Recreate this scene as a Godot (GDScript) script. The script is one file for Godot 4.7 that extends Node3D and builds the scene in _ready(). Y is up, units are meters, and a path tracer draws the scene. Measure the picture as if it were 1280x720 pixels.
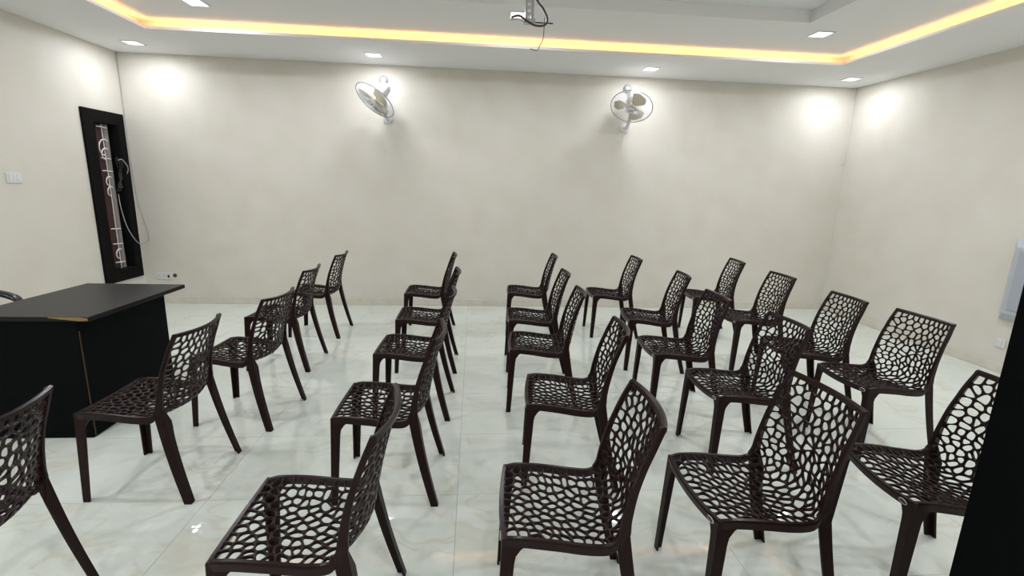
extends Node3D

const H_EYE := 1.536
const XL := -4.006
const XR := 4.808
const ZB := -6.071
const ZF := 1.5
const HC := 2.884            # underside of the ceiling border
const TRAY := 2.978          # underside of the raised tray
const RECESS := 3.078        # underside of the panel in the middle
const CXL := -3.079          # opening of the tray
const CXR := 3.824
const CZB := -5.106
const CZF := 0.55

const BORDER_ENERGY := 0.70
const TRAY_ENERGY := 1.80
const COVE_ENERGY := 0.5

var M := {}
var used := {}

# ------------------------------------------------------------------ helpers
func numbered(called: String) -> String:
	if not used.has(called):
		used[called] = 0
		return called
	used[called] += 1
	return "%s_%03d" % [called, used[called]]

func tag(o: Node, label := "", category := "", group := "", kind := "") -> void:
	if label != "": o.set_meta("label", label)
	if category != "": o.set_meta("category", category)
	if group != "": o.set_meta("group", group)
	if kind != "": o.set_meta("kind", kind)

func thing(called: String, label: String, category: String, at := Vector3.ZERO, group := "") -> Node3D:
	var o := Node3D.new()
	o.name = numbered(called)
	add_child(o)
	o.position = at
	tag(o, label, category, group)
	return o

func new_st() -> SurfaceTool:
	var st := SurfaceTool.new()
	st.begin(Mesh.PRIMITIVE_TRIANGLES)
	return st

func put(st: SurfaceTool, called: String, mat: Material, parent: Node, own_normals := false) -> MeshInstance3D:
	if not own_normals:
		st.generate_normals()
	var m := MeshInstance3D.new()
	m.mesh = st.commit()
	m.material_override = mat
	m.name = called if parent != self else numbered(called)
	m.cast_shadow = GeometryInstance3D.SHADOW_CASTING_SETTING_ON
	parent.add_child(m, true)
	return m

func tri(st: SurfaceTool, a: Vector3, b: Vector3, c: Vector3, out: Vector3) -> void:
	if (c - a).cross(b - a).dot(out) < 0.0:
		var t := b
		b = c
		c = t
	st.add_vertex(a); st.add_vertex(b); st.add_vertex(c)

func quad(st: SurfaceTool, a: Vector3, b: Vector3, c: Vector3, d: Vector3, out: Vector3) -> void:
	tri(st, a, b, c, out)
	tri(st, a, c, d, out)

func box(st: SurfaceTool, lo: Vector3, hi: Vector3, bev := 0.0, xf := Transform3D.IDENTITY) -> void:
	# a box from corner to corner, with chamfered edges when bev > 0
	st.set_smooth_group(-1)
	var c := (lo + hi) * 0.5
	var h := (hi - lo) * 0.5
	if bev <= 0.0:
		for ax in 3:
			for s in [-1.0, 1.0]:
				var n := Vector3.ZERO
				n[ax] = s
				var u := Vector3.ZERO
				u[(ax + 1) % 3] = h[(ax + 1) % 3]
				var v := Vector3.ZERO
				v[(ax + 2) % 3] = h[(ax + 2) % 3]
				var o: Vector3 = c + n * h[ax]
				quad(st, xf * (o - u - v), xf * (o + u - v), xf * (o + u + v), xf * (o - u + v), xf.basis * n)
		return
	var g := func(sx: float, sy: float, sz: float, ax: int) -> Vector3:
		var p := Vector3(sx * h.x, sy * h.y, sz * h.z)
		for k in 3:
			if k != ax:
				p[k] -= signf(p[k]) * bev
		return xf * (c + p)
	for ax in 3:
		for s in [-1.0, 1.0]:
			var q := []
			for w in [[-1.0, -1.0], [1.0, -1.0], [1.0, 1.0], [-1.0, 1.0]]:
				var e := [0.0, 0.0, 0.0]
				e[ax] = s; e[(ax + 1) % 3] = w[0]; e[(ax + 2) % 3] = w[1]
				q.append(g.call(e[0], e[1], e[2], ax))
			var n := Vector3.ZERO
			n[ax] = s
			quad(st, q[0], q[1], q[2], q[3], xf.basis * n)
	for ax in 3:      # edges along ax
		var b := (ax + 1) % 3
		var d := (ax + 2) % 3
		for sb in [-1.0, 1.0]:
			for sd in [-1.0, 1.0]:
				var p := []
				for sa in [-1.0, 1.0]:
					var e := [0.0, 0.0, 0.0]
					e[ax] = sa; e[b] = sb; e[d] = sd
					p.append(g.call(e[0], e[1], e[2], b))
					p.append(g.call(e[0], e[1], e[2], d))
				var n := Vector3.ZERO
				n[b] = sb; n[d] = sd
				quad(st, p[0], p[1], p[3], p[2], xf.basis * n)
	for sx in [-1.0, 1.0]:
		for sy in [-1.0, 1.0]:
			for sz in [-1.0, 1.0]:
				tri(st, g.call(sx, sy, sz, 0), g.call(sx, sy, sz, 1), g.call(sx, sy, sz, 2), xf.basis * Vector3(sx, sy, sz))

func loft(st: SurfaceTool, rings: Array, smooth := true, caps := true) -> void:
	# closed rings of the same number of points, joined one to the next
	var n: int = rings[0].size()
	for i in rings.size() - 1:
		var ca := Vector3.ZERO
		for p in rings[i]: ca += p / n
		var cb := Vector3.ZERO
		for p in rings[i + 1]: cb += p / n
		# winding is found once for a ring, from the sign of its enclosed volume
		var vol := 0.0
		var mid := (ca + cb) * 0.5
		for j in n:
			var a: Vector3 = rings[i][j]
			var b: Vector3 = rings[i][(j + 1) % n]
			var d: Vector3 = rings[i + 1][j]
			vol += (d - a).cross(b - a).dot((a + b) * 0.5 - mid)
		st.set_smooth_group(0 if smooth else -1)
		for j in n:
			var a: Vector3 = rings[i][j]
			var b: Vector3 = rings[i][(j + 1) % n]
			var c: Vector3 = rings[i + 1][(j + 1) % n]
			var d: Vector3 = rings[i + 1][j]
			if vol > 0.0:
				st.add_vertex(a); st.add_vertex(b); st.add_vertex(d)
				st.add_vertex(b); st.add_vertex(c); st.add_vertex(d)
			else:
				st.add_vertex(a); st.add_vertex(d); st.add_vertex(b)
				st.add_vertex(b); st.add_vertex(d); st.add_vertex(c)
	if caps:
		st.set_smooth_group(-1)
		for e in [0, rings.size() - 1]:
			var r: Array = rings[e]
			var other: Array = rings[1 if e == 0 else rings.size() - 2]
			var out: Vector3 = r[0] - other[0]
			var flat := PackedVector2Array()
			var nn := Vector3.ZERO
			for j in n:
				nn += (r[j] - r[0]).cross(r[(j + 1) % n] - r[0])
			nn = nn.normalized()
			var ux: Vector3 = (r[1] - r[0]).normalized()
			var uy := nn.cross(ux)
			for j in n:
				flat.append(Vector2((r[j] - r[0]).dot(ux), (r[j] - r[0]).dot(uy)))
			var idx := Geometry2D.triangulate_polygon(flat)
			for k in range(0, idx.size(), 3):
				tri(st, r[idx[k]], r[idx[k + 1]], r[idx[k + 2]], out)

func tube(st: SurfaceTool, pts: Array, r: float, sides := 8, r_end := -1.0) -> void:
	var rings := []
	var up := Vector3.UP
	var n := pts.size()
	for i in n:
		var t: Vector3 = (pts[mini(i + 1, n - 1)] - pts[maxi(i - 1, 0)]).normalized()
		if i == 0:
			up = Vector3.UP if absf(t.y) < 0.9 else Vector3.RIGHT
		up = (up - t * up.dot(t)).normalized()
		var sd := t.cross(up)
		var rr := r if r_end < 0.0 else lerpf(r, r_end, float(i) / (n - 1))
		var ring := []
		for j in sides:
			var a := TAU * j / sides
			ring.append(pts[i] + (up * cos(a) + sd * sin(a)) * rr)
		rings.append(ring)
	loft(st, rings, true, true)

func spline(pts: Array, per := 6) -> Array:
	var out := []
	var n := pts.size()
	for i in n - 1:
		var p0: Vector3 = pts[maxi(i - 1, 0)]
		var p1: Vector3 = pts[i]
		var p2: Vector3 = pts[i + 1]
		var p3: Vector3 = pts[mini(i + 2, n - 1)]
		for k in per:
			out.append(p1.cubic_interpolate(p2, p0, p3, float(k) / per))
	out.append(pts[n - 1])
	return out

func lathe(st: SurfaceTool, prof: Array, xf: Transform3D, sides := 24) -> void:
	# prof: [radius, height along local z]
	var rings := []
	for p in prof:
		var ring := []
		for j in sides:
			var a := TAU * j / sides
			ring.append(xf * Vector3(cos(a) * maxf(p[0], 0.0002), sin(a) * maxf(p[0], 0.0002), p[1]))
		rings.append(ring)
	loft(st, rings, true, true)

func facing(at: Vector3, n: Vector3) -> Transform3D:
	# local z along n
	n = n.normalized()
	var x := Vector3.UP.cross(n).normalized() if absf(n.y) < 0.99 else Vector3.RIGHT
	return Transform3D(Basis(x, n.cross(x), n), at)

func mat(c: Color, rough := 0.6, spec := 0.5) -> StandardMaterial3D:
	var m := StandardMaterial3D.new()
	m.albedo_color = c
	m.roughness = rough
	m.metallic_specular = spec
	return m

func glow(c: Color, e: float) -> StandardMaterial3D:
	var m := StandardMaterial3D.new()
	m.albedo_color = Color(0.9, 0.9, 0.9)
	m.emission_enabled = true
	m.emission = c
	m.emission_energy_multiplier = e
	return m

# ------------------------------------------------------------------ materials
func noise(sd: int, freq: float, oct := 4) -> FastNoiseLite:
	var n := FastNoiseLite.new()
	n.seed = sd
	n.noise_type = FastNoiseLite.TYPE_SIMPLEX_SMOOTH
	n.frequency = freq
	n.fractal_octaves = oct
	return n

func marble(sd: int) -> StandardMaterial3D:
	# polished vitrified tile: pale, with soft cloudy patches and faint beige veins
	var w := 512
	var h := 256
	var img := Image.create(w, h, false, Image.FORMAT_RGB8)
	var a := noise(sd, 0.006, 4)
	var b := noise(sd + 50, 0.007, 2)
	var c := noise(sd + 90, 0.03, 4)
	for y in h:
		for x in w:
			var wx := x + 70.0 * b.get_noise_2d(x, y)
			var wy := y + 70.0 * b.get_noise_2d(x + 700, y)
			var cloud := a.get_noise_2d(wx, wy * 1.4)
			var vein := 1.0 - absf(b.get_noise_2d(wx * 0.55 + wy * 0.8 + 300.0, wy * 0.9 - wx * 0.3))
			vein = smoothstep(0.80, 1.0, vein) * smoothstep(0.0, 0.5, b.get_noise_2d(x * 0.5 + 99, y * 0.5) + 0.12)
			vein *= 0.75 + 0.5 * c.get_noise_2d(wx, wy)
			var g := c.get_noise_2d(x, y) * 0.010
			var base := Color(0.85, 0.878, 0.84)
			base = base.lerp(Color(0.832, 0.857, 0.812), clampf(cloud * 0.9 + 0.3, 0, 1))
			base = base.lerp(Color(0.77, 0.72, 0.62), clampf(vein, 0, 1) * 0.38)
			img.set_pixel(x, y, Color(base.r + g, base.g + g, base.b + g))
	var m := mat(Color.WHITE, 0.04, 0.5)
	m.albedo_texture = ImageTexture.create_from_image(img)
	return m

func blotchy(c: Color, amount: float, freq: float, rough: float, scale: float, sd: int) -> StandardMaterial3D:
	var w := 256
	var img := Image.create(w, w, false, Image.FORMAT_RGB8)
	var n := noise(sd, freq, 4)
	for y in w:
		for x in w:
			var fx := float(x) / w
			var fy := float(y) / w
			# blended so that the repeat has no seam
			var v := lerpf(lerpf(n.get_noise_2d(x, y), n.get_noise_2d(x - w, y), fx), lerpf(n.get_noise_2d(x, y - w), n.get_noise_2d(x - w, y - w), fx), fy)
			var k := 1.0 + v * amount
			img.set_pixel(x, y, Color(c.r * k, c.g * k, c.b * k * (1.0 + v * amount * 0.6)))
	var m := mat(Color.WHITE, rough)
	m.albedo_texture = ImageTexture.create_from_image(img)
	m.uv1_triplanar = true
	m.uv1_world_triplanar = true
	m.uv1_scale = Vector3.ONE * scale
	return m

func make_materials() -> void:
	M.wall = blotchy(Color(0.84, 0.824, 0.777), 0.035, 0.02, 0.55, 0.35, 3)
	M.ceiling = mat(Color(0.93, 0.93, 0.93), 0.8)
	M.skirt = blotchy(Color(0.825, 0.808, 0.75), 0.05, 0.03, 0.25, 0.8, 7)
	M.grout = mat(Color(0.52, 0.52, 0.48), 0.9)
	M.tiles = [marble(11), marble(23), marble(37), marble(58)]
	M.plastic = mat(Color(0.142, 0.086, 0.080), 0.28, 0.28)
	M.plastic_leg = mat(Color(0.142, 0.086, 0.080), 0.40, 0.24)
	M.badge = mat(Color(0.72, 0.70, 0.68), 0.35)
	M.badge_dark = mat(Color(0.2, 0.16, 0.155), 0.4)
	M.desk = mat(Color(0.045, 0.057, 0.062), 0.6, 0.15)
	M.desk_top = blotchy(Color(0.08, 0.08, 0.08), 0.12, 0.08, 0.38, 2.0, 9)
	M.raw_board = blotchy(Color(0.56, 0.47, 0.26), 0.25, 0.1, 0.85, 6.0, 14)
	M.edge_wood = blotchy(Color(0.33, 0.24, 0.15), 0.3, 0.1, 0.7, 5.0, 15)
	M.frame_black = blotchy(Color(0.048, 0.038, 0.042), 0.15, 0.06, 0.5, 3.0, 21)
	M.frame_black.metallic_specular = 0.2
	M.desk_top.metallic_specular = 0.35
	M.niche_black = mat(Color(0.04, 0.043, 0.047), 0.7, 0.3)
	M.maroon = mat(Color(0.25, 0.165, 0.155), 0.6)
	M.conduit = mat(Color(0.50, 0.48, 0.46), 0.4)
	M.white_wire = mat(Color(0.92, 0.89, 0.88), 0.5)
	M.black_wire = mat(Color(0.10, 0.10, 0.11), 0.5)
	M.grey_wire = mat(Color(0.66, 0.66, 0.64), 0.5)
	M.brown_wire = mat(Color(0.32, 0.22, 0.20), 0.5)
	M.white_plastic = mat(Color(0.86, 0.86, 0.86), 0.35)
	M.socket_plate = mat(Color(0.84, 0.85, 0.84), 0.35)
	M.socket_dark = mat(Color(0.16, 0.14, 0.13), 0.6)
	M.blade = mat(Color(0.90, 0.85, 0.74), 0.35)
	M.cage = mat(Color(0.66, 0.68, 0.70), 0.35)
	M.print_blue = mat(Color(0.30, 0.34, 0.44), 0.5)
	M.steel = mat(Color(0.72, 0.73, 0.75), 0.35)
	M.steel.metallic = 0.6
	M.black_cabinet = mat(Color(0.035, 0.04, 0.043), 0.8, 0.15)
	M.grey_box = mat(Color(0.70, 0.72, 0.75), 0.4)
	M.grey_box_dark = mat(Color(0.64, 0.66, 0.69), 0.4)
	M.leather = mat(Color(0.07, 0.075, 0.085), 0.3)
	M.black_plastic = mat(Color(0.06, 0.06, 0.065), 0.45)
	M.lamp_glow = glow(Color(0.97, 0.96, 1.0), 1.6)
	M.strip_glow = glow(Color(1.0, 0.80, 0.42), 1.6)

# ------------------------------------------------------------------ the chair
const EDGE := [Vector2(-.100, .450), Vector2(-.05, .456), Vector2(.05, .450), Vector2(.16, .437), Vector2(.235, .437), Vector2(.266, .470), Vector2(.277, .530), Vector2(.300, .630), Vector2(.335, .735), Vector2(.373, .830)]
const MID := [Vector2(-.112, .437), Vector2(-.05, .438), Vector2(.05, .424), Vector2(.16, .410), Vector2(.258, .414), Vector2(.316, .452), Vector2(.334, .530), Vector2(.354, .630), Vector2(.380, .735), Vector2(.408, .824)]
const HALF := [.200, .207, .211, .212, .209, .205, .202, .199, .193, .183]
const SHEET_W := 0.40
var sheet_len := 0.0
var arc := []

func prof(k: float, table: Array) -> Vector2:
	var i := clampi(int(floor(k)), 0, table.size() - 2)
	var a: Vector2 = table[maxi(i - 1, 0)]
	var b: Vector2 = table[i]
	var c: Vector2 = table[i + 1]
	var d: Vector2 = table[mini(i + 2, table.size() - 1)]
	return b.cubic_interpolate(c, a, d, k - i)

func half_at(k: float) -> float:
	var i := clampi(int(floor(k)), 0, HALF.size() - 2)
	return lerpf(HALF[i], HALF[i + 1], smoothstep(0.0, 1.0, k - i))

func make_arc() -> void:
	arc = [0.0]
	var last := (prof(0, EDGE) + prof(0, MID)) * 0.5
	for i in range(1, 181):
		var p := (prof(i / 20.0, EDGE) + prof(i / 20.0, MID)) * 0.5
		sheet_len += p.distance_to(last)
		arc.append(sheet_len)
		last = p

func k_of(t: float) -> float:
	var i: int = clampi(arc.bsearch(t) - 1, 0, 179)
	return (i + clampf((t - arc[i]) / (arc[i + 1] - arc[i]), 0.0, 1.0)) / 20.0

func sheet_k(u: float, k: float) -> Vector3:
	var e := prof(k, EDGE)
	var p := e.lerp(prof(k, MID), 1.0 - u * u)
	return Vector3(p.x, p.y, u * half_at(k))

func sheet(p: Vector2) -> Vector3:
	return sheet_k(clampf(p.x / (SHEET_W * 0.5), -1, 1), k_of(p.y))

func sheet_n(p: Vector2) -> Vector3:
	var e := 0.004
	var a := sheet(p + Vector2(e, 0)) - sheet(p - Vector2(e, 0))
	var t0 := maxf(p.y - e, 0.0)
	var t1 := minf(p.y + e, sheet_len)
	var b := sheet(Vector2(p.x, t1)) - sheet(Vector2(p.x, t0))
	return a.cross(b).normalized()      # up on the seat, forward on the back

func clip(poly: PackedVector2Array, n: Vector2, d: float) -> PackedVector2Array:
	# keeps the side where n.p <= d
	var out := PackedVector2Array()
	var c := poly.size()
	for i in c:
		var a := poly[i]
		var b := poly[(i + 1) % c]
		var da := n.dot(a) - d
		var db := n.dot(b) - d
		if da <= 0.0: out.append(a)
		if (da < 0.0 and db > 0.0) or (da > 0.0 and db < 0.0):
			out.append(a.lerp(b, da / (da - db)))
	return out

func lattice_sites() -> Array:
	var rng := RandomNumberGenerator.new()
	rng.seed = 4711
	var sites := []
	var w := SHEET_W - 0.016
	# rows: [height, cells across, jitter]
	var rows := []
	var t := sheet_len - 0.008
	rows.append([0.038, 11, 0.10])
	for k in 3: rows.append([0.035, 9 if k % 2 == 0 else 8, 0.22])
	for k in 4: rows.append([0.032, 9 if k % 2 == 0 else 10, 0.24])
	for k in 5: rows.append([0.026, 11 if k % 2 == 0 else 10, 0.24])
	while true:
		rows.append([0.031, 10 if rows.size() % 2 == 0 else 9, 0.24])
		var sum := 0.0
		for r in rows: sum += r[0]
		if sum > sheet_len - 0.03: break
	var total := 0.0
	for r in rows: total += r[0]
	var sc := (sheet_len - 0.016) / total
	for i in rows.size():
		var r: Array = rows[i]
		var hgt: float = r[0] * sc
		var cw: float = w / r[1]
		for j in int(r[1]):
			sites.append(Vector2(-w / 2 + (j + 0.5 + rng.randf_range(-r[2], r[2])) * cw, t - hgt * (0.5 + rng.randf_range(-r[2], r[2]) * 0.9) - 0.010 * sin(j * 1.9 + i * 2.3) * (0.0 if i == 0 else 1.0)))
		t -= hgt
	# the burst of petals low in the back
	var f := Vector2(0.025, sheet_len - 0.235)
	var kept := []
	for s in sites:
		if s.distance_to(f) > 0.052: kept.append(s)
	for j in 8:
		var a := TAU * (j + 0.3) / 8
		kept.append(f + Vector2(cos(a) * 0.024, sin(a) * 0.030))
	return kept

func lattice(seat_st: SurfaceTool, back_st: SurfaceTool) -> void:
	var sites := lattice_sites()
	var x0 := SHEET_W / 2 - 0.004
	var y0 := 0.004
	var y1 := sheet_len - 0.004
	var bar := 0.0031
	var th := 0.0045
	var split := sheet_len * 0.0
	for i in range(0, 181):
		if i / 20.0 >= 4.6:
			split = arc[i]
			break
	for s in sites:
		var cell := PackedVector2Array([Vector2(-x0, y0), Vector2(x0, y0), Vector2(x0, y1), Vector2(-x0, y1)])
		var hole := PackedVector2Array([Vector2(-x0 + bar, y0 + bar), Vector2(x0 - bar, y0 + bar), Vector2(x0 - bar, y1 - bar), Vector2(-x0 + bar, y1 - bar)])
		for o in sites:
			var q: Vector2 = o - s
			var l := q.length()
			if l < 0.0001 or l > 0.14: continue
			var n := q / l
			var d := n.dot((o + s) * 0.5)
			cell = clip(cell, n, d)
			hole = clip(hole, n, d - bar)
			if hole.size() < 3: hole.resize(0)
		if cell.size() < 3: continue
		var st: SurfaceTool = seat_st if s.y < split else back_st
		# outline of the cell, cut the same way from both of its sides
		var outer := []
		for i in cell.size():
			var a := cell[i]
			var b := cell[(i + 1) % cell.size()]
			var m := maxi(1, int(ceil(a.distance_to(b) / 0.010 - 0.001)))
			for k in m: outer.append(a.lerp(b, float(k) / m))
		var area := 0.0
		for i in hole.size():
			area += hole[i].cross(hole[(i + 1) % hole.size()])
		if hole.size() < 3 or absf(area) * 0.5 < 0.00004:
			continue_fill(st, outer, s, th)
			continue
		for it in 2:
			var r := PackedVector2Array()
			for i in hole.size():
				var a := hole[i]
				var b := hole[(i + 1) % hole.size()]
				r.append(a.lerp(b, 0.25)); r.append(a.lerp(b, 0.75))
			hole = r
		var cen := Vector2.ZERO
		for p in hole: cen += p / hole.size()
		var inner := []
		for p in outer:
			var dir: Vector2 = (p - cen).normalized()
			var best := 0.0
			for i in hole.size():
				var hit = Geometry2D.segment_intersects_segment(cen, cen + dir * 0.2, hole[i], hole[(i + 1) % hole.size()])
				if hit != null: best = maxf(best, cen.distance_to(hit))
			inner.append(cen + dir * minf(best, cen.distance_to(p)))
		var n_out := outer.size()
		var A := []      # position, normal: outline top, hole top, hole bottom, outline bottom
		for i in n_out:
			var po := sheet(outer[i])
			var no := sheet_n(outer[i])
			var pi := sheet(inner[i])
			var ni := sheet_n(inner[i])
			var pc := sheet(cen)
			var side := pc - pi
			side = (side - ni * side.dot(ni)).normalized()
			A.append([po + no * (th + 0.0008), no, pi + ni * (th - 0.001), (ni * 0.75 + side * 0.66).normalized(), pi - ni * th, side, po - no * th, -no])
		for i in n_out:
			var a: Array = A[i]
			var b: Array = A[(i + 1) % n_out]
			vquad(st, a[0], a[1], b[0], b[1], b[2], b[3], a[2], a[3])
			vquad(st, a[2], (a[3] + a[5]).normalized(), b[2], (b[3] + b[5]).normalized(), b[4], b[5], a[4], a[5])
			vquad(st, a[4], -a[1], b[4], -b[1], b[6], b[7], a[6], a[7])

func continue_fill(st: SurfaceTool, outer: Array, s: Vector2, th: float) -> void:
	var n := outer.size()
	for i in n:
		var a: Vector2 = outer[i]
		var b: Vector2 = outer[(i + 1) % n]
		var na := sheet_n(a)
		var nb := sheet_n(b)
		var ns := sheet_n(s)
		vtri(st, sheet(a) + na * th, na, sheet(b) + nb * th, nb, sheet(s) + ns * th, ns)
		vtri(st, sheet(a) - na * th, -na, sheet(b) - nb * th, -nb, sheet(s) - ns * th, -ns)

func vtri(st: SurfaceTool, a: Vector3, na: Vector3, b: Vector3, nb: Vector3, c: Vector3, nc: Vector3) -> void:
	var flip := (c - a).cross(b - a).dot(na + nb + nc) < 0.0
	st.set_normal(na); st.add_vertex(a)
	if flip:
		st.set_normal(nc); st.add_vertex(c)
		st.set_normal(nb); st.add_vertex(b)
	else:
		st.set_normal(nb); st.add_vertex(b)
		st.set_normal(nc); st.add_vertex(c)

func vquad(st: SurfaceTool, a: Vector3, na: Vector3, b: Vector3, nb: Vector3, c: Vector3, nc: Vector3, d: Vector3, nd: Vector3) -> void:
	vtri(st, a, na, b, nb, c, nc)
	vtri(st, a, na, c, nc, d, nd)

func make_chair() -> Node3D:
	make_arc()
	var t := thing("perforated_chair", "", "chair", Vector3.ZERO, "perforated plastic chairs set out in lines")
	var ss := new_st()
	var bs := new_st()
	lattice(ss, bs)
	put(ss, "seat", M.plastic, t, true)
	put(bs, "backrest", M.plastic, t, true)
	# frame round the seat: deep side aprons and a slimmer front rail
	var f := new_st()
	for s in [-1.0, 1.0]:
		var rings := []
		for i in 23:
			var k := lerpf(0.0, 4.75, i / 22.0)
			var e := prof(k, EDGE)
			var z := half_at(k)
			var dn := lerpf(0.029, 0.030, i / 22.0)
			var ring := []
			for q in [[.007, -.002], [.004, .005], [-.008, .005], [-.013, -.002], [-.004, -dn], [.004, -dn]]:
				ring.append(Vector3(e.x, e.y + q[1], s * (z + q[0])))
			rings.append(ring)
		loft(f, rings, false)
	var front := []
	for i in 17:
		var u := lerpf(-1.0, 1.0, i / 16.0)
		var p := sheet_k(u, 0.0)
		var ring := []
		for q in [[-.008, -.002], [-.005, .005], [.008, .005], [.013, -.002], [.003, -.026], [-.005, -.026]]:
			ring.append(Vector3(p.x + q[0], p.y + q[1], u * (HALF[0] + .007)))
		front.append(ring)
	loft(f, front, false)
	put(f, "seat_frame", M.plastic, t)
	# frame round the back: two stiles and a top rail
	var b := new_st()
	for s in [-1.0, 1.0]:
		var rings := []
		for i in 25:
			var k := lerpf(4.55, 9.0, i / 24.0)
			var e := prof(k, EDGE)
			var tg := (prof(minf(k + .05, 9.0), EDGE) - prof(k - .05, EDGE)).normalized()
			var nm := Vector2(tg.y, -tg.x)          # backwards
			var z := half_at(k)
			var w := lerpf(0.029, 0.011, smoothstep(0.0, 0.7, i / 24.0))
			var ring := []
			for q in [[.006, -.005], [.003, -.009], [-.008, -.009], [-.013, -.004], [-.006, w], [.004, w]]:
				var c: Vector2 = e + nm * q[1]
				ring.append(Vector3(c.x, c.y, s * (z + q[0])))
			rings.append(ring)
		loft(b, rings, false)
	var top := []
	for i in 17:
		var u := lerpf(-1.0, 1.0, i / 16.0)
		var p := sheet_k(u, 9.0)
		var ring := []
		for q in [[-.009, -.012], [-.008, .003], [.000, .008], [.010, .004], [.012, -.010]]:
			ring.append(p + Vector3(q[0] + .3 * q[1], q[1], 0) + Vector3(0, 0, u * .005))
		top.append(ring)
	loft(b, top, false)
	put(b, "back_frame", M.plastic, t)
	# legs: angle sections with the corner turned outwards
	for s in [-1.0, 1.0]:
		var l := new_st()
		var rings := []
		for i in 19:
			var y := lerpf(0.0, 0.44, i / 18.0)
			var h := y / 0.44
			var fx := lerpf(-.121, -.108, h)
			var zo := lerpf(.219, .206, h)
			var fl := clampf((y - .372) / .055, 0.0, 1.0)
			var fil := 0.042 * (1.0 - sqrt(1.0 - fl * fl))
			var w := lerpf(.031, .046, h) + fil
			var w2 := lerpf(.029, .038, h) + fil * 0.8
			rings.append(angle_ring(fx, fx + w, s * zo, s * (zo - w2), y, s))
		loft(l, rings, false)
		put(l, "leg", M.plastic_leg, t)
	for s in [-1.0, 1.0]:
		var l := new_st()
		var rings := []
		for i in 21:
			var y := lerpf(0.0, 0.475, i / 20.0)
			var h := y / 0.475
			var bx := lerpf(.393, .295, h) - .008 * sin(PI * h)
			var zo := lerpf(.238, .209, h)
			var fl := smoothstep(.31, .425, y)
			var w := minf(lerpf(.034, .047, h), bx - .262 if y > .43 else 1.0)
			var w2 := lerpf(.030, .037, h) + .008 * fl
			if y > .40: w2 = lerpf(w2, .011, (y - .40) / .075)
			rings.append(angle_ring(bx, bx - w, s * zo, s * (zo - w2), y, s))
		loft(l, rings, false)
		put(l, "leg", M.plastic_leg, t)
	# oval maker's badge on the front rail by the left corner
	var e1 := new_st()
	var xf := Transform3D(Basis(Vector3(0, 0, 1), Vector3(0, 1, 0), Vector3(-1, 0, 0)), Vector3(-.1115, .434, .165))
	var rings2 := []
	for q in [[.0, .000], [.0, .003], [-.0022, .0034], [-.0034, .0018]]:
		var ring := []
		for j in 20:
			var a := TAU * j / 20
			ring.append(xf * Vector3(cos(a) * (.020 + q[0]), sin(a) * (.0098 + q[0]), q[1]))
		rings2.append(ring)
	loft(e1, rings2, true, false)
	var bd := put(e1, "badge", M.badge, t)
	tag(bd, "small pale oval badge")
	var e2 := new_st()
	var disc := []
	for q in [[.0168, .0], [.0166, .0020], [.001, .0021]]:
		var ring := []
		for j in 20:
			var a := TAU * j / 20
			ring.append(xf * Vector3(cos(a) * q[0], sin(a) * q[0] * .40, q[1]))
		disc.append(ring)
	loft(e2, disc, true, true)
	for k in 5:
		box(e2, Vector3(-.010 + k * .0042, -.0018, .002), Vector3(-.0072 + k * .0042, .0018, .0026), 0.0, xf)
	put(e2, "badge_plate", M.badge_dark, bd)
	return t

func angle_ring(xa: float, xb: float, za: float, zb: float, y: float, s: float) -> Array:
	var th := 0.008
	var sx := signf(xb - xa)
	return [Vector3(xa, y, za), Vector3(xb, y, za), Vector3(xb, y, za - s * th), Vector3(xa + sx * th, y, za - s * th), Vector3(xa + sx * th, y, zb), Vector3(xa, y, zb)]

# ------------------------------------------------------------------ lamps
func downlight(at: Vector3, label: String, group: String) -> void:
	var power := BORDER_ENERGY if at.y < TRAY - .01 else TRAY_ENERGY
	var t := thing("square_downlight", label, "ceiling light", at, group)
	var st := new_st()
	for b in [[-.084, -.073, -.084, .084], [.073, .084, -.084, .084], [-.073, .073, -.084, -.073], [-.073, .073, .073, .084]]:
		box(st, Vector3(b[0], -.006, b[2]), Vector3(b[1], 0.0, b[3]), .0015)
	put(st, "bezel", M.white_plastic, t)
	var d := new_st()
	box(d, Vector3(-.073, -.003, -.073), Vector3(.073, -.0005, .073))
	put(d, "diffuser", M.lamp_glow, t)
	var l := AreaLight3D.new()
	l.name = "lamp_light"
	l.area_size = Vector2(.14, .14)
	l.light_energy = power
	l.light_color = Color(0.955, 0.963, 1.0)
	l.shadow_enabled = true
	l.set("area_range", 20.0)
	t.add_child(l)
	l.position = Vector3(0, -.010, 0)
	l.rotation_degrees.x = -90.0

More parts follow.
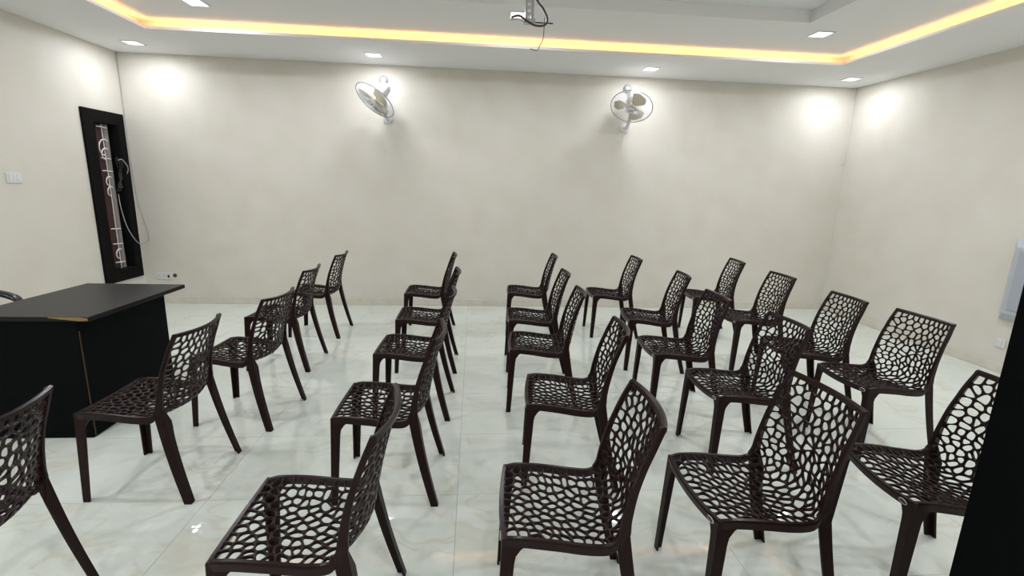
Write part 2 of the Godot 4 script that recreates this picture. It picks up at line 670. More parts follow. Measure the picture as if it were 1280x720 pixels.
func led_strip(a: Vector3, b: Vector3, inward: Vector3, label: String) -> void:
	# lies on the ledge behind the lip of the border; shines up at the riser and the tray
	var t := thing("led_strip", label, "light strip", (a + b) * 0.5, "warm light strips in the ceiling cove")
	var along := (b - a).normalized()
	var ln := a.distance_to(b)
	var xf := Transform3D(Basis(along, Vector3.UP, along.cross(Vector3.UP)), Vector3.ZERO)
	var base := new_st()
	box(base, Vector3(-ln / 2, 0, -.007), Vector3(ln / 2, .003, .007), 0.0, xf)
	put(base, "tape", M.white_plastic, t)
	var g := new_st()
	box(g, Vector3(-ln / 2, .003, -.005), Vector3(ln / 2, .007, .005), 0.0, xf)
	put(g, "diode_row", M.strip_glow, t)
	var l := AreaLight3D.new()
	l.name = "strip_light"
	l.area_size = Vector2(ln, .012)
	l.light_energy = COVE_ENERGY * ln / 7.0
	l.light_color = Color(1.0, 0.70, 0.42)
	l.shadow_enabled = true
	l.set("area_range", 20.0)
	t.add_child(l)
	var dir := (Vector3.UP - inward * 0.5).normalized()
	l.transform = Transform3D(Basis(along, -dir.cross(along).normalized(), -dir), Vector3(0, .011, 0))
	l.transform.basis = l.transform.basis.orthonormalized()

# ------------------------------------------------------------------ the room
func structure(called: String) -> Node3D:
	var o := Node3D.new()
	o.name = called
	add_child(o)
	tag(o, "", "", "", "structure")
	return o

func ring_boxes(st: SurfaceTool, ox0: float, ox1: float, oz0: float, oz1: float, ix0: float, ix1: float, iz0: float, iz1: float, y0: float, y1: float) -> void:
	box(st, Vector3(ox0, y0, oz0), Vector3(ox1, y1, iz0))
	box(st, Vector3(ox0, y0, iz1), Vector3(ox1, y1, oz1))
	box(st, Vector3(ox0, y0, iz0), Vector3(ix0, y1, iz1))
	box(st, Vector3(ix1, y0, iz0), Vector3(ox1, y1, iz1))

func make_room() -> void:
	var W := 0.2
	var top := RECESS + 0.1
	# floor of 1.2 x 0.6 m tiles
	var fl := structure("floor")
	var g := new_st()
	box(g, Vector3(XL - W, -.2, ZB - W), Vector3(XR + W, -.0012, ZF + W))
	put(g, "bed", M.grout, fl)
	var tw := 1.213
	var td := 0.604
	var cache := {}
	var x0 := -0.067 - tw * 4
	var z0 := -2.162 - td * 7
	var n := 0
	for i in 9:
		for j in 14:
			var a := maxf(x0 + tw * i, XL)
			var b := minf(x0 + tw * (i + 1), XR)
			var c := maxf(z0 + td * j, ZB)
			var d := minf(z0 + td * (j + 1), ZF)
			if b - a < .02 or d - c < .02: continue
			var key := "%.3f %.3f %d" % [b - a, d - c, (i * 3 + j * 5) % 4]
			if not cache.has(key):
				var st := new_st()
				st.set_smooth_group(-1)
				var q := .0009
				var hx := (b - a) / 2 - q
				var hz := (d - c) / 2 - q
				var v := []
				for s in [[-1, -1], [1, -1], [1, 1], [-1, 1]]:
					v.append([Vector3(s[0] * hx, 0, s[1] * hz), Vector2(.5 + s[0] * hx / tw, .5 + s[1] * hz / td)])
				for k in [0, 1, 2, 0, 2, 3]:
					st.set_uv(v[k][1]); st.add_vertex(v[k][0])
				for k in 4:
					var p: Array = v[k]
					var r: Array = v[(k + 1) % 4]
					var dn := Vector3(0, -.009, 0)
					for e in [[p[0], p[1]], [p[0] + dn, p[1]], [r[0], r[1]], [r[0], r[1]], [p[0] + dn, p[1]], [r[0] + dn, r[1]]]:
						st.set_uv(e[1]); st.add_vertex(e[0])
				st.generate_normals()
				cache[key] = st.commit()
			var m := MeshInstance3D.new()
			m.mesh = cache[key]
			m.material_override = M.tiles[(i * 3 + j * 5 + (i * j) % 3) % 4]
			m.name = "tile" if n == 0 else "tile_%03d" % n
			n += 1
			fl.add_child(m, true)
			m.position = Vector3((a + b) / 2, 0, (c + d) / 2)
	# walls
	var st := new_st()
	box(st, Vector3(XL - W, 0, ZB - W), Vector3(XR + W, top, ZB))
	tag(put(st, "wall_back", M.wall, self), "", "", "", "structure")
	st = new_st()
	box(st, Vector3(XR, 0, ZB), Vector3(XR + W, top, ZF))
	tag(put(st, "wall_right", M.wall, self), "", "", "", "structure")
	st = new_st()
	box(st, Vector3(XL - W, 0, ZF), Vector3(XR + W, top, ZF + W))
	tag(put(st, "wall_front", M.wall, self), "", "", "", "structure")
	st = new_st()      # left wall with the niche
	box(st, Vector3(XL - W, 0, ZB), Vector3(XL, top, NZ0))
	box(st, Vector3(XL - W, 0, NZ1), Vector3(XL, top, ZF))
	box(st, Vector3(XL - W, 0, NZ0), Vector3(XL, NY0, NZ1))
	box(st, Vector3(XL - W, NY1, NZ0), Vector3(XL, top, NZ1))
	box(st, Vector3(XL - W - .03, NY0 - .05, NZ0 - .05), Vector3(XL - W, NY1 + .05, NZ1 + .05))
	tag(put(st, "wall_left", M.wall, self), "", "", "", "structure")
	# skirting
	for b in [["baseboard_back", Vector3(XL, 0, ZB), Vector3(XR, .09, ZB + .009)], ["baseboard_left", Vector3(XL, 0, ZB + .009), Vector3(XL + .009, .09, ZF)], ["baseboard_right", Vector3(XR - .009, 0, ZB + .009), Vector3(XR, .09, ZF)]]:
		st = new_st()
		box(st, b[1], b[2], .002)
		tag(put(st, b[0], M.skirt, self), "", "", "", "structure")
	# ceiling: border with a lip, raised tray, panel raised once more
	var c := structure("ceiling")
	st = new_st()
	ring_boxes(st, XL, XR, ZB, ZF, CXL, CXR, CZB, CZF, HC, HC + .014)
	put(st, "border", M.ceiling, c)
	st = new_st()
	var lp := .012
	ring_boxes(st, CXL - lp, CXR + lp, CZB - lp, CZF + lp, CXL, CXR, CZB, CZF, HC + .014, HC + .024)
	put(st, "lip", M.ceiling, c)
	st = new_st()
	var sb := .10
	ring_boxes(st, XL, XR, ZB, ZF, CXL - sb, CXR + sb, CZB - sb, CZF + sb, HC + .014, TRAY + .05)
	put(st, "cove_riser", M.ceiling, c)
	st = new_st()
	ring_boxes(st, CXL - sb, CXR + sb, CZB - sb, CZF + sb, -2.10, 2.84, -4.24, -.30, TRAY, RECESS)
	put(st, "tray", M.ceiling, c)
	st = new_st()
	box(st, Vector3(XL, RECESS, ZB), Vector3(XR, RECESS + .1, ZF))
	put(st, "raised_panel", M.ceiling, c)
	# cove light
	var y := HC + .014
	var o := .022
	led_strip(Vector3(CXL, y, CZB - o), Vector3(CXR, y, CZB - o), Vector3(0, 0, 1), "warm yellow light strip in the ceiling cove above the wall with fans")
	led_strip(Vector3(CXL - o, y, CZB), Vector3(CXL - o, y, CZF), Vector3(1, 0, 0), "warm yellow light strip in the ceiling cove above the wall niche")
	led_strip(Vector3(CXR + o, y, CZB), Vector3(CXR + o, y, CZF), Vector3(-1, 0, 0), "warm yellow light strip in the ceiling cove above the grey wall box")
	led_strip(Vector3(CXL, y, CZF + o), Vector3(CXR, y, CZF + o), Vector3(0, 0, -1), "warm yellow light strip in the ceiling cove opposite the wall with fans")
	# square lamps: border, then tray
	var bz := -5.64
	downlight(Vector3(-3.54, HC, bz), "square white ceiling lamp in the corner above the wall niche", "square lamps in the ceiling border")
	downlight(Vector3(-1.10, HC, bz), "square white ceiling lamp above the fan turned aside", "square lamps in the ceiling border")
	downlight(Vector3(1.97, HC, bz), "square white ceiling lamp above the fan showing its blades", "square lamps in the ceiling border")
	downlight(Vector3(4.38, HC, bz), "square white ceiling lamp in the corner with the loose white wire", "square lamps in the ceiling border")
	var side := ["on the niche side", "on the grey box side"]
	for k in 2:
		var x: float = [-3.54, 4.38][k]
		downlight(Vector3(x, HC, -2.4), "square white ceiling lamp midway along the border " + side[k], "square lamps along the side walls")
		downlight(Vector3(x, HC, 1.0), "square white corner lamp farthest from the fans, " + side[k], "square lamps along the side walls")
		downlight(Vector3([-1.1, 1.97][k], HC, 1.0), "square white border lamp opposite the fans, " + side[k], "square lamps opposite the fans")
		downlight(Vector3([-2.36, 3.13][k], TRAY, -2.2), "square white tray lamp above the middle chairs " + side[k], "square lamps over the chairs")
		downlight(Vector3([-2.36, 3.13][k], TRAY, .1), "square white tray lamp behind the last chairs " + side[k], "square lamps over the chairs")
	downlight(Vector3(-2.36, TRAY, -4.62), "square white lamp in the ceiling tray toward the wall niche", "square lamps in the ceiling tray")
	downlight(Vector3(.365, TRAY, -4.46), "square white lamp in the ceiling tray beside the projector mount", "square lamps in the ceiling tray")
	downlight(Vector3(3.13, TRAY, -4.50), "square white lamp in the ceiling tray by its right-angled corner, opposite the niche", "square lamps in the ceiling tray")
	downlight(Vector3(.385, TRAY, .1), "square white tray lamp midway between the two side walls, far from the fans", "square lamps over the chairs")

# ------------------------------------------------------------------ niche with wiring
const NY0 := 0.48
const NY1 := 2.095
const NZ0 := -5.92
const NZ1 := -5.555

func mitred(st: SurfaceTool, a: Vector2, b: Vector2, c: Vector2, d: Vector2, x0: float, x1: float) -> void:
	# a board in the z-y plane from its four corners (z, y)
	var r0 := []
	var r1 := []
	for p in [a, b, c, d]:
		r0.append(Vector3(x0, p.y, p.x)); r1.append(Vector3(x1, p.y, p.x))
	loft(st, [r0, r1], false)

func make_niche() -> void:
	var t := structure("trim_1")
	tag(t, "black wooden frame round the narrow wiring niche in the wall")
	var oz0 := -6.02
	var oz1 := -5.425
	var oy0 := .36
	var oy1 := 2.21
	var e := .0015
	var O := [Vector2(oz0, oy0), Vector2(oz1, oy0), Vector2(oz1, oy1), Vector2(oz0, oy1)]
	var I := [Vector2(NZ0, NY0), Vector2(NZ1, NY0), Vector2(NZ1, NY1), Vector2(NZ0, NY1)]
	for k in 4:
		var st := new_st()
		var j := (k + 1) % 4
		var along: Vector2 = (O[j] - O[k]).normalized() * e
		mitred(st, O[k] + along, O[j] - along, I[j] - along, I[k] + along, XL, XL + .022)
		put(st, "frame_board", M.frame_black, t)
	# black boards that line the recess
	for b in [[Vector3(XL - .19, NY0, NZ0), Vector3(XL + .018, NY1, NZ0 + .012)], [Vector3(XL - .19, NY0, NZ1 - .012), Vector3(XL + .018, NY1, NZ1)], [Vector3(XL - .19, NY0, NZ0 + .012), Vector3(XL + .018, NY0 + .012, NZ1 - .012)], [Vector3(XL - .19, NY1 - .012, NZ0 + .012), Vector3(XL + .018, NY1, NZ1 - .012)], [Vector3(XL - .199, NY0 + .012, NZ0 + .012), Vector3(XL - .188, NY1 - .012, NZ1 - .012)]]:
		var st := new_st()
		box(st, b[0], b[1])
		put(st, "lining_board", M.niche_black, t)
	# wiring duct inside: dark red board, grey conduit, clips and white wire ends
	var d := thing("wiring_duct", "grey conduit and dark red board with white wire ends inside the wall niche", "wiring", Vector3(XL - .045, NY0 + .012, -5.73))
	var h := NY1 - NY0 - .03
	var st := new_st()
	box(st, Vector3(-.10, 0, -.06), Vector3(-.02, h, .03), .003)
	put(st, "backing_board", M.maroon, d)
	st = new_st()
	tube(st, [Vector3(-.03, 0, -.10), Vector3(-.03, h * .5, -.095), Vector3(-.03, h, -.10)], .036, 14)
	put(st, "conduit", M.conduit, d)
	st = new_st()
	tube(st, spline([Vector3(.006, h, -.02), Vector3(.010, h * .8, -.018), Vector3(.008, h * .55, -.024), Vector3(.012, h * .3, -.017), Vector3(.008, 0, -.024)], 6), .0045, 6)
	put(st, "white_wire", M.white_wire, d)
	var clip_y := [1.555, 1.225, 1.09, .455, .285, .075]
	for y in clip_y:
		st = new_st()
		tube(st, [Vector3(-.005, y, .035), Vector3(.014, y, .02), Vector3(.018, y - .004, -.03), Vector3(.012, y - .006, -.085)], .0060, 6)
		put(st, "wire_clip", M.white_wire, d)
	for q in [[1.34, .085], [1.27, .06], [.98, .05], [.87, .05], [.17, .055]]:
		st = new_st()
		var pts := []
		for k in 11:
			var a := PI * (.15 + 1.2 * k / 10.0)
			pts.append(Vector3(.012 + .006 * sin(a), q[0] + q[1] * sin(a + .5), -.02 - q[1] * cos(a + .5)))
		tube(st, pts, .0065, 6)
		put(st, "wire_loop", M.white_wire, d)
	# black leads tangled in the niche
	var k := thing("black_lead_bundle", "tangle of black leads hanging inside the wall niche", "cable", Vector3(XL - .022, 1.2, -5.85))
	for s in [[.0, .0], [.014, .02], [.03, -.012], [-.012, .03]]:
		st = new_st()
		tube(st, spline([Vector3(.04, .53, .025), Vector3(.04 + s[0], .45, -.01 + s[1] * .6), Vector3(.02, .34 + s[0], -.03 - s[1]), Vector3(.03, .22, .0 + s[1]), Vector3(.035 - s[0], .17 + s[1], .02), Vector3(.03, .26, .01), Vector3(.03, .20, -.03)], 6), .008, 7)
		put(st, "lead", M.black_wire, k)
	st = new_st()
	tube(st, spline([Vector3(.05, .50, .02), Vector3(.07, .51, -.02), Vector3(.075, .43, -.09), Vector3(.05, .36, -.105)], 6), .005, 7)
	tag(put(st, "grey_lead", M.grey_wire, k), "thin grey lead")
	# grey cable: down the corner of the room and in a slack loop into the niche
	var c := thing("corner_cable", "thin grey cable down the room corner, looping slack into the wall niche", "cable", Vector3(XL, .83, ZB))
	st = new_st()
	var off := Vector3(XL, .83, ZB)
	var pts := spline([Vector3(-4.000, 2.884, -6.064), Vector3(-4.000, 2.42, -6.064), Vector3(-4.000, 1.98, -6.064), Vector3(-3.998, 1.66, -6.064), Vector3(-3.972, 1.25, -6.062), Vector3(-3.917, .95, -6.062), Vector3(-3.902, .85, -6.062), Vector3(-3.915, .775, -6.055), Vector3(-3.955, .745, -6.03), Vector3(-3.972, .75, -5.99), Vector3(-3.968, .83, -5.90), Vector3(-3.99, .98, -5.845), Vector3(-4.01, 1.18, -5.825), Vector3(-4.02, 1.33, -5.83)], 6)
	for i in pts.size(): pts[i] -= off
	tube(st, pts, .0045, 7)
	put(st, "sheath", M.grey_wire, c)
	# loose white wire in the other corner
	var w := thing("loose_wire", "loose white wire hanging down the corner opposite the wall niche", "cable", Vector3(XR, 1.95, ZB))
	st = new_st()
	tube(st, spline([Vector3(-.016, .934, .006), Vector3(-.010, .60, .006), Vector3(-.008, .25, .007), Vector3(-.022, .06, .008), Vector3(-.036, .005, .010), Vector3(-.050, .010, .012)], 6), .005, 7)
	put(st, "strand", M.white_wire, w)

# ------------------------------------------------------------------ plates on the walls
func make_plates() -> void:
	var t := thing("switch_plate", "white switch plate on the wall beside the niche", "switch", Vector3(XL, 1.49, -4.585))
	var st := new_st()
	box(st, Vector3(0, -.046, -.073), Vector3(.010, .046, .073), .003)
	put(st, "plate", M.socket_plate, t)
	for k in 3:
		st = new_st()
		box(st, Vector3(.010, -.026, -.052 + k * .036), Vector3(.014, .026, -.020 + k * .036), .0015)
		put(st, "rocker", M.white_plastic, t)
	t = thing("wall_socket", "white socket plate low on the fan wall behind the desk", "socket", Vector3(-3.775, .347, ZB))
	st = new_st()
	box(st, Vector3(-.10, -.043, 0), Vector3(.085, .043, .011), .003)
	put(st, "plate", M.socket_plate, t)
	for x in [-.062, .0]:
		st = new_st()
		for q in [[0.0, .014], [-.011, -.008], [.011, -.008]]:
			lathe(st, [[.0042, .0], [.0042, .0015]], facing(Vector3(x + q[0], q[1], .0105), Vector3(0, 0, 1)), 10)
		put(st, "pin_hole", M.socket_dark, t)
	st = new_st()
	box(st, Vector3(.036, -.022, .011), Vector3(.058, .014, .015), .0015)
	put(st, "rocker", M.socket_dark, t)
	t = thing("cable_outlet", "small brown wire stub in the wall next to the socket plate", "cable outlet", Vector3(-3.66, .352, ZB))
	st = new_st()
	lathe(st, [[.024, .0], [.022, .006], [.016, .008]], facing(Vector3.ZERO, Vector3(.0, 0, 1)), 14)
	put(st, "collar", M.edge_wood, t)
	st = new_st()
	tube(st, [Vector3(0, 0, .006), Vector3(.006, .004, .02), Vector3(.018, .0, .028)], .006, 6)
	put(st, "wire_stub", M.brown_wire, t)
	# grey bevelled box on the right wall, small plate under it
	t = thing("wall_box", "light grey box with sloping edges on the wall opposite the niche", "wall box", Vector3(XR, .49, -3.45))
	st = new_st()
	var rings := []
	for q in [[0.0, 0.0], [-.02, .0], [-.085, .065], [-.095, .072]]:
		var a: float = q[1]
		rings.append([Vector3(q[0], a, -.40 + a), Vector3(q[0], .73 - a, -.40 + a), Vector3(q[0], .73 - a, .40 - a), Vector3(q[0], a, .40 - a)])
	loft(st, rings, false)
	put(st, "housing", M.grey_box, t)
	st = new_st()
	box(st, Vector3(-.103, .105, -.295), Vector3(-.095, .625, .295), .003)
	put(st, "cover", M.grey_box_dark, t)
	t = thing("small_wall_plate", "small white plate under the grey wall box", "switch", Vector3(XR, .27, -3.79))
	st = new_st()
	box(st, Vector3(-.012, -.04, -.04), Vector3(0, .04, .04), .003)
	put(st, "plate", M.socket_plate, t)
	st = new_st()
	box(st, Vector3(-.016, -.022, -.012), Vector3(-.012, .022, .012), .0015)
	put(st, "rocker", M.white_plastic, t)

# ------------------------------------------------------------------ fans
func fan(base: Vector3, head: Vector3, n: Vector3, spin: float, label: String) -> void:
	var t := thing("wall_fan", label, "fan", base, "wall fans")
	n = n.normalized()
	var c := head - base
	var hx := facing(c, n)
	# bracket
	var st := new_st()
	lathe(st, [[.052, .0], [.052, .02], [.044, .028], [.02, .03]], facing(Vector3.ZERO, Vector3(0, 0, 1)), 20)
	tube(st, spline([Vector3(0, 0, .02), Vector3(0, .0, .08), Vector3(0, .02, .14), c - n * .20 + Vector3(0, -.10, .0), c - n * .17], 5), .022, 12)
	put(st, "bracket", M.white_plastic, t)
	st = new_st()
	lathe(st, [[.008, -.250], [.052, -.243], [.068, -.220], [.073, -.16], [.070, -.09], [.058, -.07], [.01, -.066]], hx, 24)
	put(st, "motor_housing", M.white_plastic, t)
	st = new_st()
	lathe(st, [[.030, -.055], [.034, -.02], [.030, .0], [.012, .008], [.001, .009]], hx, 20)
	put(st, "hub", M.blade, t)
	for k in 3:
		st = new_st()
		var ang := spin + TAU * k / 3
		var r0 := []
		var r1 := []
		for side in [0, 1]:
			var ring := []
			for q in [[.028, -.35], [.06, -.68], [.115, -.82], [.165, -.76], [.205, -.45], [.208, .0], [.185, .36], [.12, .42], [.06, .36], [.028, .35]]:
				var a: float = ang + q[1]
				var lift: float = -.022 - q[1] * .030 * (0.4 + q[0] * 4.0)
				ring.append(hx * Vector3(cos(a) * q[0], sin(a) * q[0], lift + (.0015 if side == 0 else -.0015)))
			if side == 0: r0 = ring
			else: r1 = ring
		# two faces as fans of triangles from the middle, and the rim
		for face in [[r0, 1.0], [r1, -1.0]]:
			var m := Vector3.ZERO
			for p in face[0]: m += p / face[0].size()
			for j in face[0].size():
				tri(st, m, face[0][j], face[0][(j + 1) % face[0].size()], hx.basis.z * face[1])
		st.set_smooth_group(-1)
		for j in r0.size():
			var jn := (j + 1) % r0.size()
			quad(st, r0[j], r0[jn], r1[jn], r1[j], (r0[j] + r0[jn]) * .5 - c)
		put(st, "blade", M.blade, t)
	# cage: rim, front and rear wires, centre cap
	st = new_st()
	var circ := []
	for j in 49:
		circ.append(hx * Vector3(cos(TAU * j / 48) * .24, sin(TAU * j / 48) * .24, -.012))
	tube(st, circ, .0055, 7)
	put(st, "cage_rim", M.cage, t)
	for side in [0, 1]:
		st = new_st()
		for j in 64:
			var a: float = TAU * (j + .5 * side) / 64
			var pts := []
			for k in 7:
				var s := k / 6.0
				var r := lerpf(.045, .24, s)
				var zz := lerpf(.045, -.012, s * s) if side == 0 else lerpf(-.085, -.012, s * s)
				pts.append(hx * Vector3(cos(a + .25 * s) * r, sin(a + .25 * s) * r, zz))
			tube(st, pts, .0016, 3)
		put(st, "front_grille" if side == 0 else "rear_grille", M.cage, t)
	st = new_st()
	lathe(st, [[.047, .040], [.047, .047], [.040, .051], [.001, .052]], hx, 24)
	var cap := put(st, "grille_cap", M.white_plastic, t)
	st = new_st()
	box(st, Vector3(-.024, -.004, .0515), Vector3(.024, .004, .0535), .0, hx)
	put(st, "printed_name", M.print_blue, cap)
	# pull cords
	for q in [-.03, .03]:
		st = new_st()
		var a := Vector3(q, -.03, .10)
		tube(st, [Vector3(q * .6, .0, .07), a, a + Vector3(.002, -.33, 0)], .0014, 5)
		var cord := put(st, "pull_cord", M.white_wire, t)
		st = new_st()
		lathe(st, [[.001, -.018], [.006, -.012], [.007, .0], [.004, .012], [.001, .014]], facing(a + Vector3(.002, -.34, 0), Vector3.UP), 10)
		put(st, "knob", M.white_plastic, cord)

func rosette(at: Vector3, to: Vector3, label: String) -> void:
	var t := thing("wire_rosette", label, "wire outlet", at, "round wire outlets above the fans")
	var st := new_st()
	lathe(st, [[.052, .0], [.052, .010], [.044, .018], [.030, .019]], facing(Vector3.ZERO, Vector3(0, 0, 1)), 24)
	put(st, "base", M.cage, t)
	st = new_st()
	lathe(st, [[.030, .017], [.030, .030], [.022, .036], [.001, .037]], facing(Vector3.ZERO, Vector3(0, 0, 1)), 20)
	put(st, "cap", M.white_plastic, t)
	st = new_st()
	var e := to - at
	tube(st, spline([Vector3(.004, -.02, .03), Vector3(.010, -.07, .06), e.lerp(Vector3(.01, -.07, .06), .4) + Vector3(.01, 0, .02), e], 6), .004, 6)
	put(st, "lead", M.grey_wire, t)

func make_fans() -> void:
	var n1 := Vector3(-.4875, -.755, .439)
	var h1 := Vector3(-1.12, 2.425, -5.71)
	fan(Vector3(-1.035, 2.285, ZB), h1, n1, .4, "white wall fan turned aside, its caged head seen edge-on")
	var a := deg_to_rad(-28.0)
	var el := deg_to_rad(-53.0)
	var n2 := Vector3(cos(el) * sin(a), sin(el), cos(el) * cos(a))
	var h2 := Vector3(1.80, 2.475, -5.71)
	fan(Vector3(1.84, 2.285, ZB), h2, n2, 3.1, "white wall fan facing the chairs, three cream blades showing")
	rosette(Vector3(-1.075, 2.715, ZB), h1 - n1 * .21, "round wire outlet on the wall above the fan turned aside")
	rosette(Vector3(1.845, 2.745, ZB), h2 - n2 * .21, "round wire outlet on the wall above the fan showing its blades")

# ------------------------------------------------------------------ projector mount
func make_mount() -> void:
	var t := thing("projector_mount", "white perforated projector bracket with loose cables hanging from the ceiling", "bracket", Vector3(.405, RECESS, -4.0))
	var d := RECESS - 2.80
	var st := new_st()
	box(st, Vector3(-.07, -.006, -.07), Vector3(.07, 0, .07), .001)
	put(st, "ceiling_plate", M.steel, t)
	st = new_st()      # channel: web with slots and two flanges
	box(st, Vector3(-.034, -d, -.020), Vector3(-.030, -.006, .020))
	box(st, Vector3(.030, -d, -.020), Vector3(.034, -.006, .020))
	box(st, Vector3(-.030, -d, -.020), Vector3(-.012, -.006, -.016))
	box(st, Vector3(.012, -d, -.020), Vector3(.030, -.006, -.016))
	for k in 7:
		var y := -.006 - (d - .006) * k / 6.0
		box(st, Vector3(-.012, maxf(y - .012, -d), -.020), Vector3(.012, minf(y + .012, -.006), -.016))
	put(st, "pole", M.white_plastic, t)
	st = new_st()
	box(st, Vector3(-.045, -d - .03, -.03), Vector3(.045, -d, .03), .003)
	put(st, "clamp", M.steel, t)
	for q in [[Vector3(-.145, -d - .015, .02), .0045], [Vector3(-.12, -d + .012, -.05), .0045]]:
		st = new_st()
		tube(st, spline([Vector3(-.03, -d - .02, 0), Vector3(-.08, -d - .005, .01), q[0]], 5), q[1], 6)
		put(st, "arm", M.steel, t)
	st = new_st()
	tube(st, [Vector3(.03, -d - .018, 0), Vector3(.185, -d - .018, .0)], .005, 6)
	put(st, "arm", M.brown_wire, t)
	var c := thing("projector_cable", "dark cables looping from the projector bracket with one thin end dangling", "cable", Vector3(.405, 2.80, -3.97))
	st = new_st()
	tube(st, spline([Vector3(.035, .25, .01), Vector3(.05, .13, .01), Vector3(.10, .07, .01), Vector3(.135, .0, .01), Vector3(.115, -.045, .01), Vector3(.05, -.052, .012), Vector3(-.01, -.03, .012), Vector3(-.08, .01, .012), Vector3(-.14, -.005, .012)], 6), .008, 7)
	put(st, "thick_cable", M.brown_wire, c)
	st = new_st()
	tube(st, spline([Vector3(.115, .01, .01), Vector3(.112, -.06, .012), Vector3(.108, -.14, .012), Vector3(.085, -.19, .012), Vector3(.07, -.222, .012), Vector3(.045, -.225, .012), Vector3(.01, -.218, .012)], 6), .0035, 6)
	put(st, "thin_cable", M.brown_wire, c)

# ------------------------------------------------------------------ desk, office chair, cabinet
func make_desk() -> void:
	var o := Vector3(-2.51, 0, -3.23)
	var t := thing("desk", "black laminate desk with a chipped yellow corner beside the chairs", "desk", o)
	var st := new_st()
	box(st, Vector3(-2.845, .722, -3.685) - o, Vector3(-2.160, .750, -2.765) - o, .002)
	put(st, "top", M.desk_top, t)
	st = new_st()
	box(st, Vector3(-2.262, .003, -3.565) - o, Vector3(-2.242, .722, -2.798) - o, .001)
	put(st, "front_panel", M.desk, t)
	for z in [-2.778, -3.565]:
		st = new_st()
		box(st, Vector3(-2.80, .003, z - .020) - o, Vector3(-2.242 if z > -3 else -2.262, .722, z) - o, .001)
		put(st, "side_panel", M.desk, t)
	st = new_st()      # bare board along the upright corner
	box(st, Vector3(-2.2425, .01, -2.7945) - o, Vector3(-2.2395, .66, -2.7875) - o)
	tag(put(st, "bare_edge", M.edge_wood, t), "strip of bare brown board along the upright corner")
	st = new_st()      # chipped corner of the top
	loft(st, [[Vector3(-2.37, .7485, -2.7648) - o, Vector3(-2.37, .744, -2.7648) - o, Vector3(-2.37, .744, -2.7632) - o, Vector3(-2.37, .7485, -2.7632) - o],
		[Vector3(-2.21, .748, -2.7648) - o, Vector3(-2.21, .727, -2.7648) - o, Vector3(-2.21, .727, -2.7625) - o, Vector3(-2.21, .748, -2.7625) - o],
		[Vector3(-2.163, .742, -2.7648) - o, Vector3(-2.163, .730, -2.7648) - o, Vector3(-2.163, .730, -2.763) - o, Vector3(-2.163, .742, -2.763) - o]], false)
	tag(put(st, "chipped_corner", M.raw_board, t), "yellow board showing where the laminate is chipped")

func make_office_chair() -> void:
	var t := thing("office_chair", "black office chair with curved armrests tucked behind the desk", "chair", Vector3(-3.36, 0, -3.07))
	var st := new_st()
	var xs := 5
	for k in xs:
		var a := TAU * k / xs + .3
		var d := Vector3(cos(a), 0, sin(a))
		st = new_st()
		tube(st, [Vector3(0, .10, 0), d * .15 + Vector3(0, .095, 0), d * .28 + Vector3(0, .07, 0)], .022, 8, .015)
		var leg := put(st, "base_arm", M.black_plastic, t)
		st = new_st()
		lathe(st, [[.001, -.018], [.026, -.018], [.028, .0], [.026, .018], [.001, .018]], facing(d * .28 + Vector3(0, .028, 0), Vector3(-d.z, 0, d.x)), 16)
		put(st, "castor", M.black_plastic, leg)
	st = new_st()
	lathe(st, [[.03, .09], [.03, .25], [.02, .26], [.02, .42]], facing(Vector3.ZERO, Vector3.UP), 16)
	put(st, "column", M.steel, t)
	st = new_st()
	cushion(st, Vector3(0, .455, 0), Vector3(.245, .045, .24), Transform3D.IDENTITY)
	put(st, "seat", M.leather, t)
	st = new_st()
	cushion(st, Vector3.ZERO, Vector3(.04, .24, .225), Transform3D(Basis(Vector3(0, 0, 1), .16), Vector3(-.27, .70, 0)))
	put(st, "backrest", M.leather, t)
	for s in [-1.0, 1.0]:
		st = new_st()
		tube(st, spline([Vector3(-.12, .45, s * .20), Vector3(-.05, .46, s * .28), Vector3(.06, .52, s * .285), Vector3(.10, .60, s * .285), Vector3(.08, .68, s * .285)], 5), .014, 8)
		var up := put(st, "armrest", M.black_plastic, t)
		st = new_st()
		tube(st, spline([Vector3(-.24, .60, s * .20), Vector3(-.22, .70, s * .275), Vector3(-.12, .735, s * .285)], 5), .014, 8)
		put(st, "rear_stay", M.black_plastic, up)
		st = new_st()
		var rings := []
		var path := spline([Vector3(-.20, .735, s * .28), Vector3(-.05, .752, s * .285), Vector3(.10, .752, s * .285), Vector3(.22, .742, s * .285), Vector3(.30, .715, s * .285), Vector3(.335, .685, s * .285)], 4)
		for i in path.size():
			var ring := []
			var f := float(i) / (path.size() - 1)
			var k := sqrt(maxf(0.02, 1.0 - pow(absf(2.0 * f - 1.0), 6.0)))
			for j in 12:
				var a := TAU * j / 12
				ring.append(path[i] + Vector3(0, sin(a) * .020 * k, cos(a) * .036 * k))
			rings.append(ring)
		loft(st, rings, true)
		put(st, "arm_pad", M.leather, up)

func cushion(st: SurfaceTool, c: Vector3, h: Vector3, xf: Transform3D) -> void:
	# a rounded slab (superellipsoid)
	var rings := []
	for i in 13:
		var v := -PI / 2 + PI * i / 12.0
		var ring := []
		for j in 28:
			var a := TAU * j / 28
			var p := func(x: float, e: float) -> float: return signf(x) * pow(absf(x), e)
			var cv: float = pow(maxf(cos(v), 0.001), .6)
			ring.append(xf * (c + Vector3(h.x * cv * p.call(cos(a), .45), h.y * p.call(sin(v), .8), h.z * cv * p.call(sin(a), .45))))
		rings.append(ring)
	loft(st, rings, true)

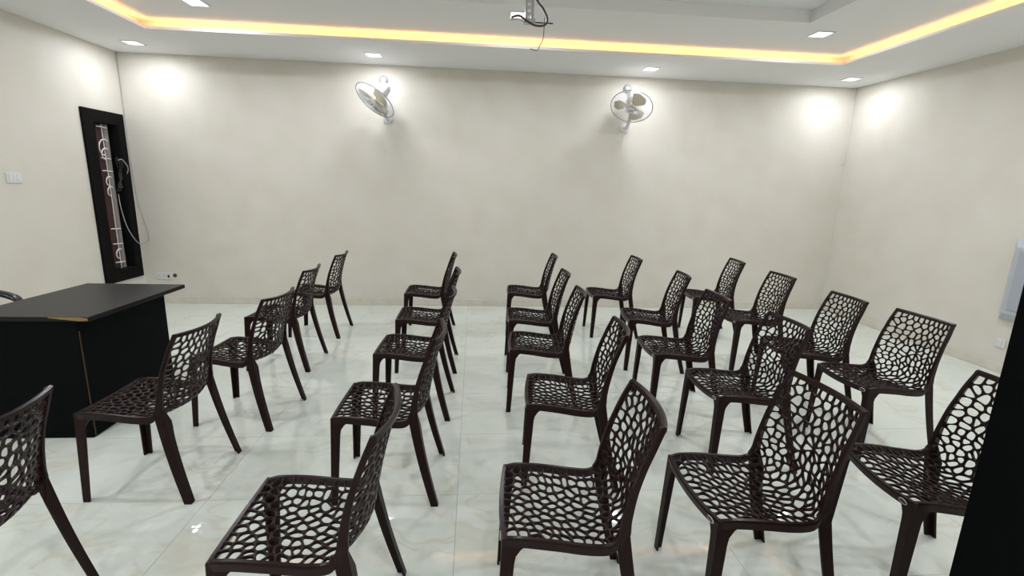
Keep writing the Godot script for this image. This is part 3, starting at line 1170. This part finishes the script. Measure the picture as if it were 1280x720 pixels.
func make_cabinet() -> void:
	# its far upright edge crosses the view
	var t := thing("black_cupboard", "tall matte black cupboard side standing in front of the chairs", "cupboard", Vector3(1.48, 0, -.62))
	var st := new_st()
	box(st, Vector3(-.245, 0, -.31), Vector3(.26, .06, .32))
	put(st, "plinth", M.black_cabinet, t)
	st = new_st()
	box(st, Vector3(-.265, .06, -.325), Vector3(.28, 2.0, .335), .002)
	put(st, "body", M.black_cabinet, t)
	for s in [0, 1]:
		st = new_st()
		box(st, Vector3(.28, .065, -.322 + s * .328), Vector3(.298, 1.995, .003 + s * .328), .002)
		var d := put(st, "door", M.black_cabinet, t)
		st = new_st()
		var z := -.025 if s == 0 else .035
		tube(st, [Vector3(.298, .95, z), Vector3(.32, .955, z), Vector3(.32, 1.085, z), Vector3(.298, 1.09, z)], .005, 6)
		put(st, "handle", M.steel, d)

# ------------------------------------------------------------------
func _ready() -> void:
	# camera
	var cam := Camera3D.new()
	cam.name = "camera"
	add_child(cam)
	cam.fov = rad_to_deg(2.0 * atan(360.0 / 595.7))
	cam.near = 0.05
	cam.far = 60.0
	cam.transform = Transform3D(Basis(Vector3.UP, deg_to_rad(-4.761)) * Basis(Vector3.RIGHT, deg_to_rad(-11.962)) * Basis(Vector3.BACK, deg_to_rad(1.685)), Vector3(0, H_EYE, 0))
	cam.current = true
	# environment: a closed room, lit by its own lamps
	var we := WorldEnvironment.new()
	we.name = "environment"
	var env := Environment.new()
	env.background_mode = Environment.BG_COLOR
	env.background_color = Color(0, 0, 0)
	env.tonemap_mode = Environment.TONE_MAPPER_LINEAR
	env.tonemap_exposure = 1.17
	env.sdfgi_enabled = true
	env.ssao_enabled = true
	env.ssil_enabled = true
	we.environment = env
	add_child(we)
	make_materials()
	make_room()
	make_niche()
	make_plates()
	make_desk()
	make_cabinet()
	make_office_chair()
	# the chairs: [line from the desk, place from the near end, x, z, turn]
	var spots := [[1, 1, -1.795, -1.433, 0.0], [1, 2, -1.721, -2.383, -1.8], [1, 3, -1.604, -3.107, -7.0], [1, 4, -1.716, -4.044, -1.3], [1, 5, -1.707, -4.930, -2.3],
		[2, 1, -0.650, -1.443, -0.3], [2, 2, -0.548, -2.315, -0.8], [2, 3, -0.528, -3.187, -1.9], [2, 4, -0.521, -3.994, 0.5], [2, 5, -0.587, -4.961, -0.0],
		[3, 1, 0.221, -1.495, -3.8], [3, 2, 0.408, -2.426, -6.8], [3, 3, 0.377, -3.269, -4.8], [3, 4, 0.413, -4.001, -1.8], [3, 5, 0.481, -5.027, -4.0],
		[4, 1, 0.936, -1.552, 1.1], [4, 2, 1.440, -2.512, 0.5], [4, 3, 1.352, -3.177, -2.0], [4, 4, 1.464, -4.025, -7.2], [4, 5, 1.366, -4.953, -1.9],
		[5, 1, 1.737, -1.602, -7.2], [5, 2, 2.389, -2.611, 1.8], [5, 3, 2.331, -3.184, -4.5], [5, 4, 2.406, -4.034, -1.2], [5, 5, 2.460, -4.921, -6.9]]
	var words := ["first", "second", "third", "fourth", "fifth"]
	var proto := make_chair()
	for i in spots.size():
		var s: Array = spots[i]
		var o: Node3D = proto
		if i > 0:
			o = proto.duplicate()
			o.name = numbered("perforated_chair")
			add_child(o)
		o.position = Vector3(s[2], 0, s[3])
		o.rotation_degrees.y = s[4]
		o.set_meta("label", "dark brown perforated chair, %s line from the desk, %s from the fan wall" % [words[s[0] - 1], words[5 - s[1]]])
	make_fans()
	make_mount()
